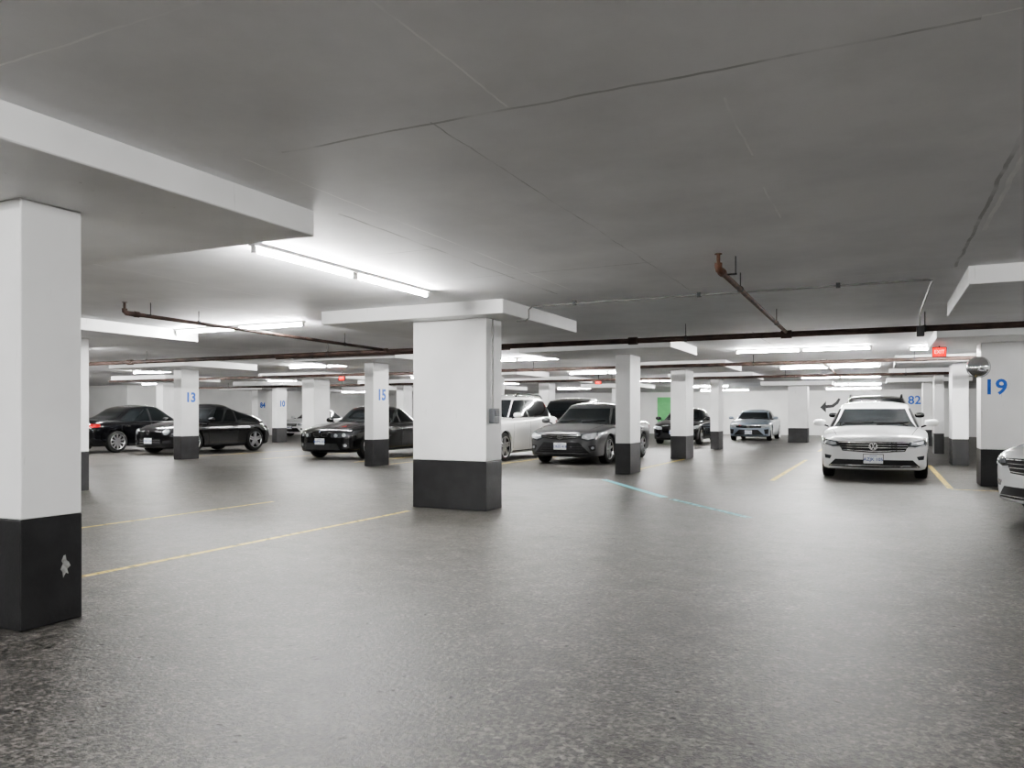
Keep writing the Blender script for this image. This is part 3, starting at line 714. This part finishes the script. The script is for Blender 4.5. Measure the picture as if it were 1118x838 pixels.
SUV=dict(dz=.14,H=1.70,rr=.87,rb=.955,rf=.40,cowl=.235,wt=.72,pr=1.5,drop=.06,cpil=.20,bp=.52,R=.36,rails=True,clad=True,n=5.5,crown=.065)
build_car((-.14,17.25,0),0,'white compact sedan parked between yellow stall lines','p_white','vw',H=1.43,hw=.90,L=4.66,chrometrim=True)
build_car((-6.72,18.95,0),0,'graphite grey midsize sedan parked beside a white column','p_grey','camry',H=1.47,hw=.91,L=4.8,chrometrim=False,spokes=7)
build_car((-13.05,18.0,0),0,'black sport sedan parked beside column number 15','p_black','bmw',H=1.42,hw=.90,L=4.55,chrometrim=False,cowl=.28,rf=.43,rb=.88,rim='alloy')
build_car((-19.1,17.55,0),0,'black rounded two-door hatchback beside column number 13','p_black','beetle',H=1.50,hw=.90,L=4.15,doors=2,cowl=.27,rf=.43,rr=.64,rb=.975,pr=2.0,pf=1.3,drop=.035,cpil=.34,bp=.62,spokes=5,n=4.2,crown=.12,wb=.92,wt=.68,R=.36,ax=(.20,.80),
   zt=[(0,.68),(.012,.74),(.04,.80),(.1,.88),(.25,.98),(.5,.95),(.78,.95),(.90,.90),(.96,.82),(1,.64)],
   zs=[(0,.60),(.012,.67),(.04,.72),(.1,.80),(.20,.87),(.5,.875),(.8,.88),(.92,.82),(.97,.72),(1,.56)])
build_car((-21.9,17.35,0),math.pi,'black sedan parked with its tail to the aisle','p_black','generic',H=1.47,hw=.90,L=4.8,chrometrim=True,spokes=10,rb=.88,rr=.68,pr=1.0)
build_car((-9.35,18.6,0),0,'white crossover with black roof rails and dark windows','p_pearl','generic',**{**SUV,'L':4.65,'hw':.92})
build_car((-9.9,26.6,0),math.pi,'tall black minivan with red tail lights','p_black','generic',**{**SUV,'L':4.9,'hw':.95,'H':1.75,'dz':.18,'rails':False})
build_car((-7.2,31.6,0),0,'dark sedan in the far row','p_black','generic',H=1.43)
build_car((-5.3,37.3,0),0,'blue-grey compact sedan near the back wall','p_silver','civic',H=1.40,L=4.6)
build_car((-.15,22.9,0),0,'black sport utility vehicle with roof rails','p_black','generic',**{**SUV,'L':4.7,'hw':.93,'H':1.68})
build_car((3.2,11.0,0),math.radians(-50),'white compact car nosing into the aisle','p_white','vw',H=1.46,hw=.90,L=4.3)
build_car((-27.9,33.4,0),0,'small white car near the far storage wall','p_white','generic',H=1.47,L=4.4)

# ------------------------------------------------------------------ camera & world
cam=bpy.data.cameras.new('camera'); co=bpy.data.objects.new('camera',cam); COL.objects.link(co)
co.location=(0,0,1.17); co.rotation_euler=(math.pi/2,0,math.atan(404/840))
cam.sensor_width=36; cam.lens=840/1118*36; cam.shift_y=33/1118; cam.clip_start=.05; cam.clip_end=200
scene.camera=co
w=bpy.data.worlds.new('world'); scene.world=w; w.use_nodes=True
w.node_tree.nodes['Background'].inputs[0].default_value=(.5,.5,.5,1); w.node_tree.nodes['Background'].inputs[1].default_value=.05
try: scene.view_settings.look='AgX - Medium High Contrast'
except Exception as ex: print('look',ex)
scene.view_settings.exposure=1.0
